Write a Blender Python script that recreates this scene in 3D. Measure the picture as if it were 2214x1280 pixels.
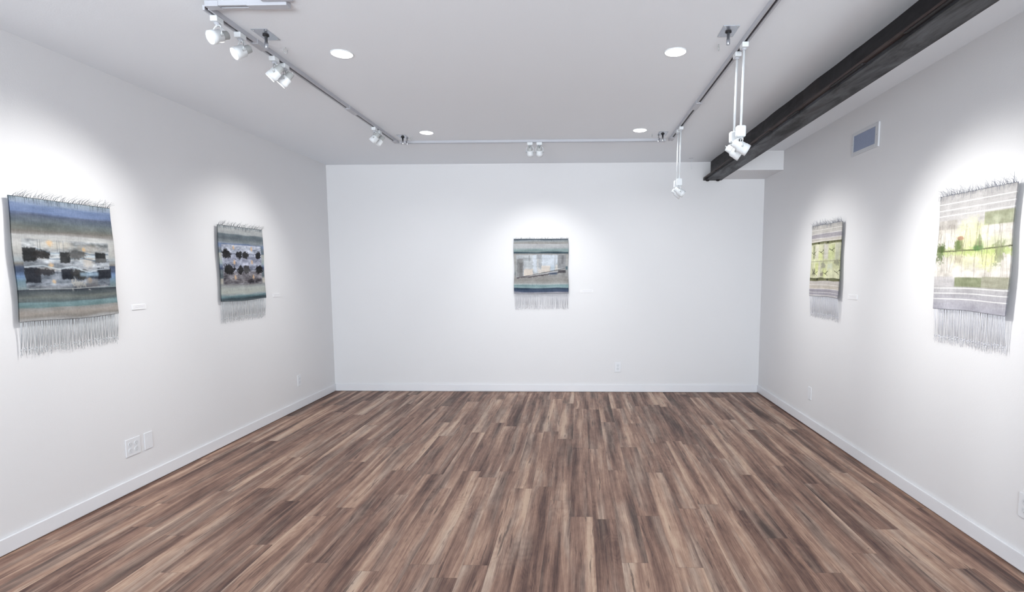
import bpy, math, random
import numpy as np
from mathutils import Vector, Matrix, Euler
C = bpy.context.scene
for o in list(bpy.data.objects): bpy.data.objects.remove(o)
rng = random.Random(7)

# ---------------------------------------------------------------- camera
W, H, F = 2214, 1280, 1170.0
cam = bpy.data.cameras.new('camera'); camo = bpy.data.objects.new('camera', cam); C.collection.objects.link(camo)
yaw, pitch, roll = 0.0273, -0.0947, 0.0024
Rz = Matrix.Rotation(yaw, 3, 'Z'); Rx = Matrix.Rotation(pitch, 3, 'X'); Ry = Matrix.Rotation(roll, 3, 'Y')
Mw = Rz @ Rx @ Ry @ Matrix.Rotation(math.pi / 2, 3, 'X')
camo.matrix_world = Matrix.Translation((0, 0, 1.41)) @ Mw.to_4x4()
cam.sensor_fit = 'HORIZONTAL'; cam.sensor_width = 36; cam.lens = F / W * 36
cam.shift_x = -(1218.55 - W / 2) / W; cam.shift_y = (695.97 - H / 2) / W
cam.clip_start = 0.05
C.camera = camo

# ---------------------------------------------------------------- view, world, daylight
vs = C.view_settings
vs.view_transform = 'Standard'; vs.look = 'None'; vs.gamma = 1; vs.exposure = 0.06; vs.use_curve_mapping = False
w = bpy.data.worlds.new('sky'); C.world = w; w.use_nodes = True
w.node_tree.nodes['Background'].inputs[0].default_value = (0.70, 0.82, 1.0, 1)
w.node_tree.nodes['Background'].inputs[1].default_value = 1.0

def light(name, kind, loc, energy, col, target=None, **kw):
    l = bpy.data.lights.new(name, kind); l.energy = energy; l.color = col
    for k, v in kw.items(): setattr(l, k, v)
    o = bpy.data.objects.new(name, l); C.collection.objects.link(o); o.location = loc
    if target is not None:
        o.rotation_euler = (Vector(target) - Vector(loc)).to_track_quat('-Z', 'Y').to_euler()
    return o
XL, XR, D, ZC, YF = -2.869, 2.0765, 6.214, 2.61, -3.2
# daylight entering through the shop window in the front wall, behind the camera
light('window_daylight', 'AREA', (-0.35, YF - 0.12, 1.42), 150, (0.86, 0.94, 1.0), (-0.35, 5, 1.35),
      shape='RECTANGLE', size=4.3, size_y=2.1)
# added fill light, aimed up through the window to brighten the ceiling
light('added_ceiling_fill', 'AREA', (-0.35, YF - 0.35, 0.9), 72, (0.89, 0.95, 1.0), (-0.35, 1.9, 2.8),
      shape='RECTANGLE', size=4.2, size_y=1.0, spread=math.radians(80))

# ---------------------------------------------------------------- materials
def lin(c):
    return tuple(((x / 255) / 12.92 if x / 255 <= 0.04045 else ((x / 255 + 0.055) / 1.055) ** 2.4) for x in c)
def mat(name, col, rough=0.5, metal=0.0, noise=0.0, nscale=40, bump=0.0, bscale=200, spec=0.5, coat=0):
    m = bpy.data.materials.new(name); m.use_nodes = True; nt = m.node_tree; b = nt.nodes['Principled BSDF']
    b.inputs['Roughness'].default_value = rough; b.inputs['Metallic'].default_value = metal
    b.inputs['Specular IOR Level'].default_value = spec
    b.inputs['Coat Weight'].default_value = coat
    tc = nt.nodes.new('ShaderNodeTexCoord')
    n = nt.nodes.new('ShaderNodeTexNoise'); n.inputs['Scale'].default_value = nscale; n.inputs['Detail'].default_value = 4
    nt.links.new(tc.outputs['Object'], n.inputs['Vector'])
    mx = nt.nodes.new('ShaderNodeMix'); mx.data_type = 'RGBA'
    c = lin(col)
    mx.inputs[6].default_value = (*[x * (1 - noise) for x in c], 1)
    mx.inputs[7].default_value = (*[min(1, x * (1 + noise)) for x in c], 1)
    nt.links.new(n.outputs['Fac'], mx.inputs[0]); nt.links.new(mx.outputs[2], b.inputs['Base Color'])
    if bump:
        n2 = nt.nodes.new('ShaderNodeTexNoise'); n2.inputs['Scale'].default_value = bscale; n2.inputs['Detail'].default_value = 3
        nt.links.new(tc.outputs['Object'], n2.inputs['Vector'])
        bp = nt.nodes.new('ShaderNodeBump'); bp.inputs['Strength'].default_value = bump; bp.inputs['Distance'].default_value = 0.002
        nt.links.new(n2.outputs['Fac'], bp.inputs['Height']); nt.links.new(bp.outputs[0], b.inputs['Normal'])
    return m
def glow(name, col, s):
    m = bpy.data.materials.new(name); m.use_nodes = True; nt = m.node_tree; b = nt.nodes['Principled BSDF']
    b.inputs['Base Color'].default_value = (0.8, 0.8, 0.8, 1)
    b.inputs['Emission Color'].default_value = (*col, 1); b.inputs['Emission Strength'].default_value = s
    return m
M = {
    'wall': mat('wall_paint', (223, 223, 225), 0.6, noise=0.008, nscale=3, bump=0.25, bscale=160, spec=0.3),
    'ceiling': mat('ceiling_paint', (234, 238, 243), 0.75, noise=0.008, nscale=2, bump=0.2, bscale=120, spec=0.2),
    'trim': mat('trim_paint', (226, 227, 231), 0.35, noise=0.005, spec=0.5),
    'fixture': mat('white_fixture_enamel', (222, 226, 229), 0.35, noise=0.01),
    'fixture_dim': mat('white_fixture_plastic', (184, 186, 193), 0.45, noise=0.01),
    'plate': mat('white_wall_plate', (224, 226, 230), 0.3, noise=0.005),
    'recept': mat('white_receptacle', (214, 217, 222), 0.35, noise=0.01),
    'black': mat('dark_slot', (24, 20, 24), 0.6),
    'slot': mat('track_slot_lining', (50, 42, 46), 0.6, noise=0.1),
    'galv': mat('galvanised_steel', (186, 190, 198), 0.28, metal=0.85, noise=0.12, nscale=60),
    'chrome': mat('chrome', (215, 218, 222), 0.12, metal=1.0, noise=0.03),
    'grey': mat('grey_housing', (178, 181, 181), 0.5, noise=0.03),
    'yarn_dark': mat('dark_warp_yarn', (62, 72, 80), 0.9, noise=0.3, nscale=90),
    'yarn_grey': mat('grey_warp_yarn', (112, 116, 130), 0.9, noise=0.2, nscale=90),
    'fringe_cool': mat('cool_grey_fringe_yarn', (184, 188, 192), 0.9, noise=0.12, nscale=90),
    'fringe_pale': mat('pale_fringe_yarn', (200, 201, 208), 0.9, noise=0.12, nscale=90),
    'card': mat('white_label_card', (230, 230, 232), 0.6),
    'print': mat('grey_print', (210, 210, 215), 0.7),
    'vent': mat('white_register_frame', (208, 210, 214), 0.4, noise=0.01),
    'fin': mat('grey_blue_fin', (132, 140, 162), 0.45, noise=0.03),
    'duct': mat('dark_duct', (44, 50, 70), 0.7, noise=0.1),
    'steel_frame': mat('white_window_frame', (210, 212, 215), 0.4),
    'lamp_on': glow('lit_lamp_lens', (1.0, 0.97, 0.92), 12),
    'downlight_on': glow('lit_downlight_lens', (1.0, 0.98, 0.95), 6),
}
def glass_mat():
    m = bpy.data.materials.new('window_glass'); m.use_nodes = True; b = m.node_tree.nodes['Principled BSDF']
    b.inputs['Transmission Weight'].default_value = 1; b.inputs['Roughness'].default_value = 0; b.inputs['IOR'].default_value = 1.02
    return m
M['glass'] = glass_mat()

class NT:
    """small helper for maths nodes"""
    def __init__(s, m): s.nt = m.node_tree; s.L = s.nt.links
    def m(s, op, a, b=None, c=None):
        n = s.nt.nodes.new('ShaderNodeMath'); n.operation = op
        for i, v in enumerate((a, b, c)):
            if v is None: continue
            if isinstance(v, (int, float)): n.inputs[i].default_value = v
            else: s.L.new(v, n.inputs[i])
        return n.outputs[0]
    def xyz(s, x, y, z):
        n = s.nt.nodes.new('ShaderNodeCombineXYZ')
        for i, v in enumerate((x, y, z)):
            if isinstance(v, (int, float)): n.inputs[i].default_value = v
            else: s.L.new(v, n.inputs[i])
        return n.outputs[0]
    def noise(s, vec, scale=1, detail=4, rough=0.55, dist=0):
        n = s.nt.nodes.new('ShaderNodeTexNoise'); s.L.new(vec, n.inputs['Vector'])
        n.inputs['Scale'].default_value = scale; n.inputs['Detail'].default_value = detail
        n.inputs['Roughness'].default_value = rough; n.inputs['Distortion'].default_value = dist
        return n.outputs['Fac']
    def white(s, vec):
        n = s.nt.nodes.new('ShaderNodeTexWhiteNoise'); n.noise_dimensions = '3D'; s.L.new(vec, n.inputs['Vector'])
        return n.outputs['Value'], n.outputs['Color']
    def ramp(s, f, stops):
        n = s.nt.nodes.new('ShaderNodeValToRGB'); cr = n.color_ramp
        cr.elements[0].position = stops[0][0]; cr.elements[0].color = (*lin(stops[0][1]), 1)
        cr.elements[1].position = stops[-1][0]; cr.elements[1].color = (*lin(stops[-1][1]), 1)
        for p, c in stops[1:-1]:
            e = cr.elements.new(p); e.color = (*lin(c), 1)
        s.L.new(f, n.inputs[0]); return n.outputs[0]
    def mix(s, f, a, b, mode='MIX'):
        n = s.nt.nodes.new('ShaderNodeMix'); n.data_type = 'RGBA'; n.blend_type = mode
        for i, v in ((0, f), (6, a), (7, b)):
            if isinstance(v, (int, float)): n.inputs[i].default_value = v
            elif isinstance(v, tuple): n.inputs[i].default_value = (*v, 1)
            else: s.L.new(v, n.inputs[i])
        return n.outputs[2]
    def mr(s, v, a, b, c=0.0, d=1.0):
        n = s.nt.nodes.new('ShaderNodeMapRange'); s.L.new(v, n.inputs[0]); n.clamp = True
        for i, x in enumerate((a, b, c, d)): n.inputs[i + 1].default_value = x
        return n.outputs[0]

def floor_mat():
    m = bpy.data.materials.new('wood_laminate_planks'); m.use_nodes = True; t = NT(m); nt = m.node_tree
    b = nt.nodes['Principled BSDF']
    tc = nt.nodes.new('ShaderNodeTexCoord'); sp = nt.nodes.new('ShaderNodeSeparateXYZ'); t.L.new(tc.outputs['Object'], sp.inputs[0])
    X, Y = sp.outputs[0], sp.outputs[1]
    PW, PL = 0.128, 1.219
    u = t.m('DIVIDE', t.m('ADD', X, 0.045), PW); i = t.m('FLOOR', u); fu = t.m('FRACT', u)
    r1, _ = t.white(t.xyz(i, 3.7, 1.1))
    v = t.m('DIVIDE', t.m('ADD', Y, t.m('MULTIPLY', r1, PL)), PL); j = t.m('FLOOR', v); fv = t.m('FRACT', v)
    r2, rc = t.white(t.xyz(i, j, 5.3)); rs = nt.nodes.new('ShaderNodeSeparateXYZ'); t.L.new(rc, rs.inputs[0])
    ox = t.m('MULTIPLY', rs.outputs[0], 31.0); oy = t.m('MULTIPLY', rs.outputs[1], 17.0)
    gx = t.m('ADD', X, ox); gy = t.m('ADD', Y, oy)
    # wandering grain: x is bent by a slow noise along the board
    def N(ax, ay, z, d=3, r=0.55, x=None, dist=0): return t.noise(t.xyz(t.m('MULTIPLY', x if x is not None else bx, ax), t.m('MULTIPLY', gy, ay), z), 1, d, r, dist)
    bend = t.m('MULTIPLY', t.m('SUBTRACT', N(4, 1.0, 0, 2, 0.45, gx), 0.5), 0.060)
    bx = t.m('ADD', gx, bend)
    broad = N(15, 0.75, 1.5, 2, 0.5)
    mid = N(52, 1.5, 2, 4, 0.62)
    fine = N(240, 4.0, 7, 4, 0.7)
    pore = N(700, 14, 8, 3, 0.7, gx)
    blot = N(20, 8.5, 11, 4, 0.62, gx)
    f = t.m('ADD', t.m('MULTIPLY', t.m('SUBTRACT', broad, 0.5), 1.85), 0.53)
    f = t.m('ADD', f, t.m('MULTIPLY', t.m('SUBTRACT', mid, 0.5), 0.62))
    f = t.m('ADD', f, t.m('MULTIPLY', t.m('SUBTRACT', fine, 0.5), 0.80))
    f = t.m('ADD', f, t.m('MULTIPLY', t.m('SUBTRACT', pore, 0.5), 0.42))
    f = t.m('ADD', f, t.m('MULTIPLY', t.m('SUBTRACT', blot, 0.5), 0.40))
    f = t.m('ADD', f, t.m('MULTIPLY', t.m('SUBTRACT', r2, 0.5), 0.16))
    # cathedral figure, only in parts of some boards
    cb = t.m('ADD', gx, t.m('MULTIPLY', t.m('SUBTRACT', N(9, 3.2, 14, 2, 0.5, gx), 0.5), 0.16))
    cath = N(10, 2.6, 9, 1.5, 0.4, cb)
    rings = t.m('POWER', t.m('ABSOLUTE', t.m('SINE', t.m('MULTIPLY', cath, 46.0))), 3.0)
    cm = t.mr(N(4, 1.3, 44, 2, 0.5, gx), 0.52, 0.62, 0.0, 1.0)
    f = t.m('SUBTRACT', f, t.m('MULTIPLY', t.m('MULTIPLY', rings, cm), 0.08))
    col = t.ramp(f, [(0.0, (74, 56, 53)), (0.2, (99, 77, 71)), (0.4, (130, 104, 93)), (0.58, (154, 126, 112)), (0.76, (180, 152, 134)), (1.0, (206, 183, 163))])
    greyf = t.mr(N(11, 1.1, 21, 2), 0.48, 0.62, 0.0, 0.75)
    hsv = nt.nodes.new('ShaderNodeHueSaturation'); hsv.inputs['Saturation'].default_value = 0.52; hsv.inputs['Value'].default_value = 0.93
    t.L.new(col, hsv.inputs['Color']); col = t.mix(greyf, col, t.mix(1.0, hsv.outputs[0], (1.05, 1.0, 0.93), 'MULTIPLY'))
    # dark mineral streaks, sharp edged and ragged
    st = N(40, 2.0, 31, 6, 0.68)
    col = t.mix(t.mr(st, 0.585, 0.64, 0.0, 0.72), col, lin((72, 56, 54)))
    kn = N(26, 10, 35, 3, 0.6, gx)
    col = t.mix(t.mr(kn, 0.70, 0.77, 0.0, 0.7), col, lin((72, 54, 52)))
    col = t.mix(1.0, col, (0.90, 0.83, 0.785), 'MULTIPLY')
    # seams
    ex = t.m('MINIMUM', fu, t.m('SUBTRACT', 1.0, fu)); ey = t.m('MINIMUM', fv, t.m('SUBTRACT', 1.0, fv))
    sx = t.mr(ex, 0.003, 0.011, 0.22, 0.0); sy = t.mr(ey, 0.0006, 0.0016, 0.38, 0.0)
    seam = t.m('MAXIMUM', sx, sy)
    col = t.mix(seam, col, lin((60, 46, 44)))
    t.L.new(col, b.inputs['Base Color'])
    t.L.new(t.mr(f, 0.1, 0.9, 0.56, 0.44), b.inputs['Roughness'])
    b.inputs['Specular IOR Level'].default_value = 0.30
    bp = nt.nodes.new('ShaderNodeBump'); bp.inputs['Strength'].default_value = 0.35; bp.inputs['Distance'].default_value = 0.001
    hgt = t.m('SUBTRACT', t.m('MULTIPLY', fine, 0.5), t.m('MULTIPLY', seam, 1.2)); t.L.new(hgt, bp.inputs['Height']); t.L.new(bp.outputs[0], b.inputs['Normal'])
    return m
M['floor'] = floor_mat()

def beam_mat(name, base, patch, pf):
    m = bpy.data.materials.new(name); m.use_nodes = True; t = NT(m); nt = m.node_tree; b = nt.nodes['Principled BSDF']
    tc = nt.nodes.new('ShaderNodeTexCoord'); sp = nt.nodes.new('ShaderNodeSeparateXYZ'); t.L.new(tc.outputs['Object'], sp.inputs[0])
    X, Y, Z = sp.outputs
    n1 = t.noise(t.xyz(t.m('MULTIPLY', X, 9), t.m('MULTIPLY', Y, 2.2), t.m('MULTIPLY', Z, 9)), 1, 5, 0.65, 0.6)
    n2 = t.noise(t.xyz(t.m('MULTIPLY', X, 60), t.m('MULTIPLY', Y, 12), t.m('MULTIPLY', Z, 60)), 1, 4, 0.7)
    f = t.m('ADD', t.m('MULTIPLY', n1, 0.75), t.m('MULTIPLY', n2, 0.25))
    col = t.mix(t.mr(f, 0.40, 0.68, 0.0, pf), lin(base), lin(patch))
    rust = t.noise(t.xyz(t.m('MULTIPLY', X, 14), t.m('MULTIPLY', Y, 1.6), 6), 1, 3)
    col = t.mix(t.mr(rust, 0.56, 0.7, 0.0, 0.45), col, lin((46, 34, 31)))
    t.L.new(col, b.inputs['Base Color'])
    b.inputs['Metallic'].default_value = 0.25
    t.L.new(t.mr(n1, 0.3, 0.7, 0.7, 0.45), b.inputs['Roughness'])
    bp = nt.nodes.new('ShaderNodeBump'); bp.inputs['Strength'].default_value = 0.5; bp.inputs['Distance'].default_value = 0.003
    t.L.new(n1, bp.inputs['Height']); t.L.new(bp.outputs[0], b.inputs['Normal'])
    return m
M['beam_web'] = beam_mat('dark_painted_steel', (26, 23, 26), (33, 30, 34), 0.8)
M['beam_flange'] = beam_mat('worn_blackened_steel', (23, 22, 25), (92, 95, 102), 0.8)
M['beam_edge'] = beam_mat('brown_rusted_steel', (48, 37, 35), (70, 54, 50), 0.7)

def weave_mat(name):
    m = bpy.data.materials.new(name); m.use_nodes = True; t = NT(m); nt = m.node_tree; b = nt.nodes['Principled BSDF']
    at = nt.nodes.new('ShaderNodeAttribute'); at.attribute_name = 'weave'
    uv = nt.nodes.new('ShaderNodeUVMap'); sp = nt.nodes.new('ShaderNodeSeparateXYZ'); t.L.new(uv.outputs[0], sp.inputs[0])
    U, V = sp.outputs[0], sp.outputs[1]
    warp = t.noise(t.xyz(t.m('MULTIPLY', U, 190), t.m('MULTIPLY', V, 9), 0), 1, 2)
    weft = t.noise(t.xyz(t.m('MULTIPLY', U, 12), t.m('MULTIPLY', V, 210), 3), 1, 3)
    f = t.m('ADD', t.m('MULTIPLY', warp, 0.5), t.m('MULTIPLY', weft, 0.5))
    k = t.mr(f, 0.3, 0.7, 0.82, 1.16)
    c = t.xyz(k, k, k)
    t.L.new(t.mix(1.0, at.outputs['Color'], c, 'MULTIPLY'), b.inputs['Base Color'])
    b.inputs['Roughness'].default_value = 0.95; b.inputs['Specular IOR Level'].default_value = 0.15
    bp = nt.nodes.new('ShaderNodeBump'); bp.inputs['Strength'].default_value = 0.5; bp.inputs['Distance'].default_value = 0.002
    t.L.new(f, bp.inputs['Height']); t.L.new(bp.outputs[0], b.inputs['Normal'])
    return m
M['weave'] = weave_mat('woven_cloth')

# ---------------------------------------------------------------- mesh helpers
class MB:
    def __init__(s): s.v = []; s.f = []; s.sm = []
    def box(s, a, b, R=None, c=(0, 0, 0)):
        n = len(s.v)
        for z in (a[2], b[2]):
            for x, y in ((a[0], a[1]), (b[0], a[1]), (b[0], b[1]), (a[0], b[1])):
                p = Vector((x, y, z))
                if R is not None: p = R @ p
                s.v.append(p + Vector(c))
        for q in ((0, 3, 2, 1), (4, 5, 6, 7), (0, 1, 5, 4), (1, 2, 6, 5), (2, 3, 7, 6), (3, 0, 4, 7)):
            s.f.append([n + k for k in q]); s.sm.append(False)
        return s
    def lathe(s, prof, R=None, c=(0, 0, 0), n=24, caps=True):
        """prof: list of (r, h) along local +Z"""
        st = len(s.v)
        for r, h in prof:
            for k in range(n):
                a = 2 * math.pi * k / n; p = Vector((r * math.cos(a), r * math.sin(a), h))
                if R is not None: p = R @ p
                s.v.append(p + Vector(c))
        for i in range(len(prof) - 1):
            for k in range(n):
                k2 = (k + 1) % n
                s.f.append([st + i * n + k, st + i * n + k2, st + (i + 1) * n + k2, st + (i + 1) * n + k]); s.sm.append(True)
        if caps:
            s.f.append([st + k for k in reversed(range(n))]); s.sm.append(False)
            s.f.append([st + (len(prof) - 1) * n + k for k in range(n)]); s.sm.append(False)
        return s
    def cyl(s, a, b, r, n=12, r2=None):
        a, b = Vector(a), Vector(b); d = b - a
        R = d.to_track_quat('Z', 'Y').to_matrix()
        return s.lathe([(r, 0), (r if r2 is None else r2, d.length)], R, a, n)
    def tube(s, pts, r, n=5, rs=None):
        pts = [Vector(p) for p in pts]; st = len(s.v)
        for i, p in enumerate(pts):
            d = (pts[min(i + 1, len(pts) - 1)] - pts[max(i - 1, 0)]).normalized()
            R = d.to_track_quat('Z', 'Y').to_matrix(); rr = rs[i] if rs else r
            for k in range(n):
                a = 2 * math.pi * k / n; s.v.append(p + R @ Vector((rr * math.cos(a), rr * math.sin(a), 0)))
        for i in range(len(pts) - 1):
            for k in range(n):
                k2 = (k + 1) % n
                s.f.append([st + i * n + k, st + i * n + k2, st + (i + 1) * n + k2, st + (i + 1) * n + k]); s.sm.append(True)
        s.f.append([st + k for k in reversed(range(n))]); s.sm.append(False)
        s.f.append([st + (len(pts) - 1) * n + k for k in range(n)]); s.sm.append(False)
        return s
    def build(s, name, m, parent=None, bevel=0, off=(0, 0, 0)):
        me = bpy.data.meshes.new(name); o_ = Vector(off)
        me.from_pydata([v - o_ for v in s.v], [], s.f); me.update()
        for p, sm in zip(me.polygons, s.sm): p.use_smooth = sm
        me.materials.append(m)
        o = bpy.data.objects.new(name, me); C.collection.objects.link(o)
        if parent is not None: o.parent = parent
        if bevel:
            bv = o.modifiers.new('bevel', 'BEVEL'); bv.width = bevel; bv.segments = 2; bv.limit_method = 'ANGLE'
        return o
def thing(name, label, cat, loc, group=None, rotz=0):
    o = bpy.data.objects.new(name, None); C.collection.objects.link(o); o.location = loc; o.rotation_euler = (0, 0, rotz)
    o.empty_display_size = 0.05
    o['label'] = label; o['category'] = cat
    if group: o['group'] = group
    return o
def tag(o, label, cat, group=None):
    o['label'] = label; o['category'] = cat
    if group: o['group'] = group
    return o
def struct(name, mb, m, label=None, bevel=0):
    o = mb.build(name, m, bevel=bevel); o['kind'] = 'structure'
    if label: o['label'] = label
    return o

# ---------------------------------------------------------------- room shell
T = 0.12
struct('floor', MB().box((XL - T, YF - T, -0.1), (XR + T, D + T, 0)), M['floor'], 'brown grey wood plank floor running towards the far wall')
struct('ceiling', MB().box((XL - T, YF - T, ZC), (XR + T, D + T, ZC + 0.12)), M['ceiling'], 'plain white ceiling')
struct('wall_left', MB().box((XL - T, YF - T, 0), (XL, D + T, ZC)), M['wall'], 'white left wall with two dark blue weavings')
struct('wall_right', MB().box((XR, YF - T, 0), (XR + T, D + T, ZC)), M['wall'], 'white right wall with two pale green weavings')
struct('wall_back', MB().box((XL, D, 0), (XR, D + T, ZC)), M['wall'], 'white far wall with one weaving in the middle')
fw = MB(); wx0, wx1, wz0, wz1 = -2.5, 1.8, 0.35, 2.48
fw.box((XL, YF - T, 0), (wx0, YF, ZC)); fw.box((wx1, YF - T, 0), (XR, YF, ZC))
fw.box((wx0, YF - T, 0), (wx1, YF, wz0)); fw.box((wx0, YF - T, wz1), (wx1, YF, ZC))
struct('wall_front', fw, M['wall'])
wf = MB()
for x in (wx0, (wx0 + wx1) / 2 - 0.03, wx1 - 0.06): wf.box((x, YF - 0.07, wz0), (x + 0.06, YF - 0.02, wz1))
for z in (wz0, wz1 - 0.06): wf.box((wx0, YF - 0.069, z), (wx1, YF - 0.021, z + 0.06))
wo = struct('window_1', wf, M['steel_frame'], 'shop window behind the viewpoint')
BH, BT, GAP = 0.086, 0.014, 0.006
def base(name, a, b, off, lab):
    o = struct(name, MB().box(a, b), M['trim'], lab, bevel=0.003); return o
base('baseboard_left', (XL, YF, GAP), (XL + BT, D, BH), 0, 'low white baseboard along the left wall')
base('baseboard_right', (XR - BT, YF, GAP + 0.003), (XR, D, BH + 0.003), 0, 'low white baseboard along the right wall')
base('baseboard_back', (XL + BT, D - BT, GAP), (XR - BT, D, BH), 0, 'low white baseboard along the far wall')
# lowered box in the far right corner of the ceiling
struct('trim_1', MB().box((1.53, 5.66, 2.42), (XR, D, ZC)), M['wall'], 'boxed-out white soffit in the far right ceiling corner')

# ---------------------------------------------------------------- steel beam
bx = thing('steel_beam', 'blackened riveted steel I-beam running under the ceiling near the right wall', 'beam', (1.495, 1.5, 2.42))
O = Vector((1.495, 1.5, 2.42)); Y0, Y1 = YF, 6.2
def xb(y): return 1.475 + (6.2 - y) * 0.0115       # the beam runs slightly askew
def prism(mb, xs, z0, z1, ys, wob=0):
    n = len(mb.v)
    for k, y in enumerate(ys):
        dz = 0
        for (x, z) in ((xs(y)[0], z0), (xs(y)[1], z0), (xs(y)[1], z1), (xs(y)[0], z1)):
            mb.v.append(Vector((x, y, z)))
    for k in range(len(ys) - 1):
        a = n + 4 * k
        for q in range(4):
            mb.f.append([a + q, a + (q + 1) % 4, a + 4 + (q + 1) % 4, a + 4 + q]); mb.sm.append(False)
    mb.f.append([n, n + 1, n + 2, n + 3]); mb.sm.append(False)
    e = n + 4 * (len(ys) - 1); mb.f.append([e + 3, e + 2, e + 1, e]); mb.sm.append(False)
    return mb
ys = [Y0 + (Y1 - Y0) * k / 90 for k in range(91)]
r2 = random.Random(3); wv = {}
cur = 0
for y in ys: cur = cur * 0.8 + r2.uniform(-0.004, 0.004); wv[y] = cur
prism(MB(), lambda y: (xb(y) + wv[y], xb(y) + 0.06), 2.432, ZC, ys).build('web', M['beam_web'], bx, off=O)
prism(MB(), lambda y: (1.393, 1.40 + 0.17), 2.424, 2.436, ys).build('bottom_flange', M['beam_edge'], bx, off=O)
prism(MB(), lambda y: (1.416, 1.588 - (6.2 - y) * 0.006), 2.405, 2.4235, [y for y in ys if y < 6.1] + [6.15]).build('cover_plate', M['beam_flange'], bx, off=O)
# flush black strips that paint in the shadow of gaps beside the cover plate
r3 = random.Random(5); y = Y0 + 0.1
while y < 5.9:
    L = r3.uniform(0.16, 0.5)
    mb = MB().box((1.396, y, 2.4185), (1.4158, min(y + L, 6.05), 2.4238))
    mb.build('painted_shadow_gap', M['black'], bx, off=O)
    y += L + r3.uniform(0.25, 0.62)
mb = MB().box((1.392, 6.13, 2.404), (1.594, 6.2, 2.4355)); mb.build('end_plate', M['beam_web'], bx, bevel=0.004, off=O)
for x in (1.432, 1.545):
    MB().lathe([(0.019, 0), (0.019, 0.008), (0.012, 0.013)], Matrix.Rotation(math.pi, 3, 'X'), (x, 6.16, 2.404), 6).build('bolt', M['beam_web'], bx, off=O)

# ---------------------------------------------------------------- track rails
RW, RH = 0.036, 0.021
def rail(label, p0, p1, gaps, name='track_rail'):
    """p0-p1 centre line on the ceiling; gaps = covered stretches along it (distance from p0)"""
    p0, p1 = Vector(p0), Vector(p1); d = p1 - p0; L = d.length; R = Matrix.Rotation(math.atan2(d.y, d.x), 3, 'Z')
    t = thing(name, label, 'track rail', p0, 'track lighting rails')
    h = MB(); sw = 0.0075
    h.box((0, -RW / 2, -RH), (L, -sw, 0), R); h.box((0, sw, -RH), (L, RW / 2, 0), R); h.box((0, -sw, -0.006), (L, sw, 0), R)
    h.build('rail_housing', M['fixture_dim'], t)
    MB().box((0.002, -sw + 0.0003, -0.0135), (L - 0.002, sw - 0.0003, -0.0062), R).build('power_slot', M['slot'], t)
    for (a, b) in gaps:
        MB().box((a, -RW / 2 - 0.002, -RH - 0.003), (b, RW / 2 + 0.002, -0.0004), R).build('joint_cover', M['fixture_dim'], t, bevel=0.001)
    return t
rail('white track rail running along the ceiling beside the left wall', (-1.685, 2.53, ZC), (-1.683, 5.11, ZC), [(0.36, 0.46), (1.50, 1.66), (2.50, 2.58)])
rail('long white track rail crossing the ceiling before the far wall', (-1.655, 5.128, ZC), (0.80, 5.128, ZC), [(0.0, 0.07), (2.40, 2.455)])
rail('white track rail running along the ceiling on the right, carrying the hanging lamps', (0.88, 1.9, ZC), (0.842, 5.12, ZC), [(2.09, 2.25), (3.10, 3.20)])
t = rail('short white track rail at the top edge above the two lit spotlights', (-1.665, 2.508, ZC), (-1.30, 2.508, ZC), [(0.0, 0.06), (0.19, 0.37)])
# canopy box of the power feed
cn = thing('feed_canopy', 'thin white ceiling canopy plate at the end of the short track rail', 'ceiling canopy', (-1.33, 2.45, ZC))
MB().box((-1.40, 2.36, ZC - 0.012), (-1.262, 2.486, ZC)).build('cover_plate', M['fixture_dim'], cn, bevel=0.002, off=(-1.33, 2.45, ZC))
MB().lathe([(0.004, 0), (0.004, 0.002)], Matrix.Rotation(math.pi, 3, 'X'), (-1.33, 2.44, ZC - 0.012), 10).build('screw', M['galv'], cn, off=(-1.33, 2.45, ZC))

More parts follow.
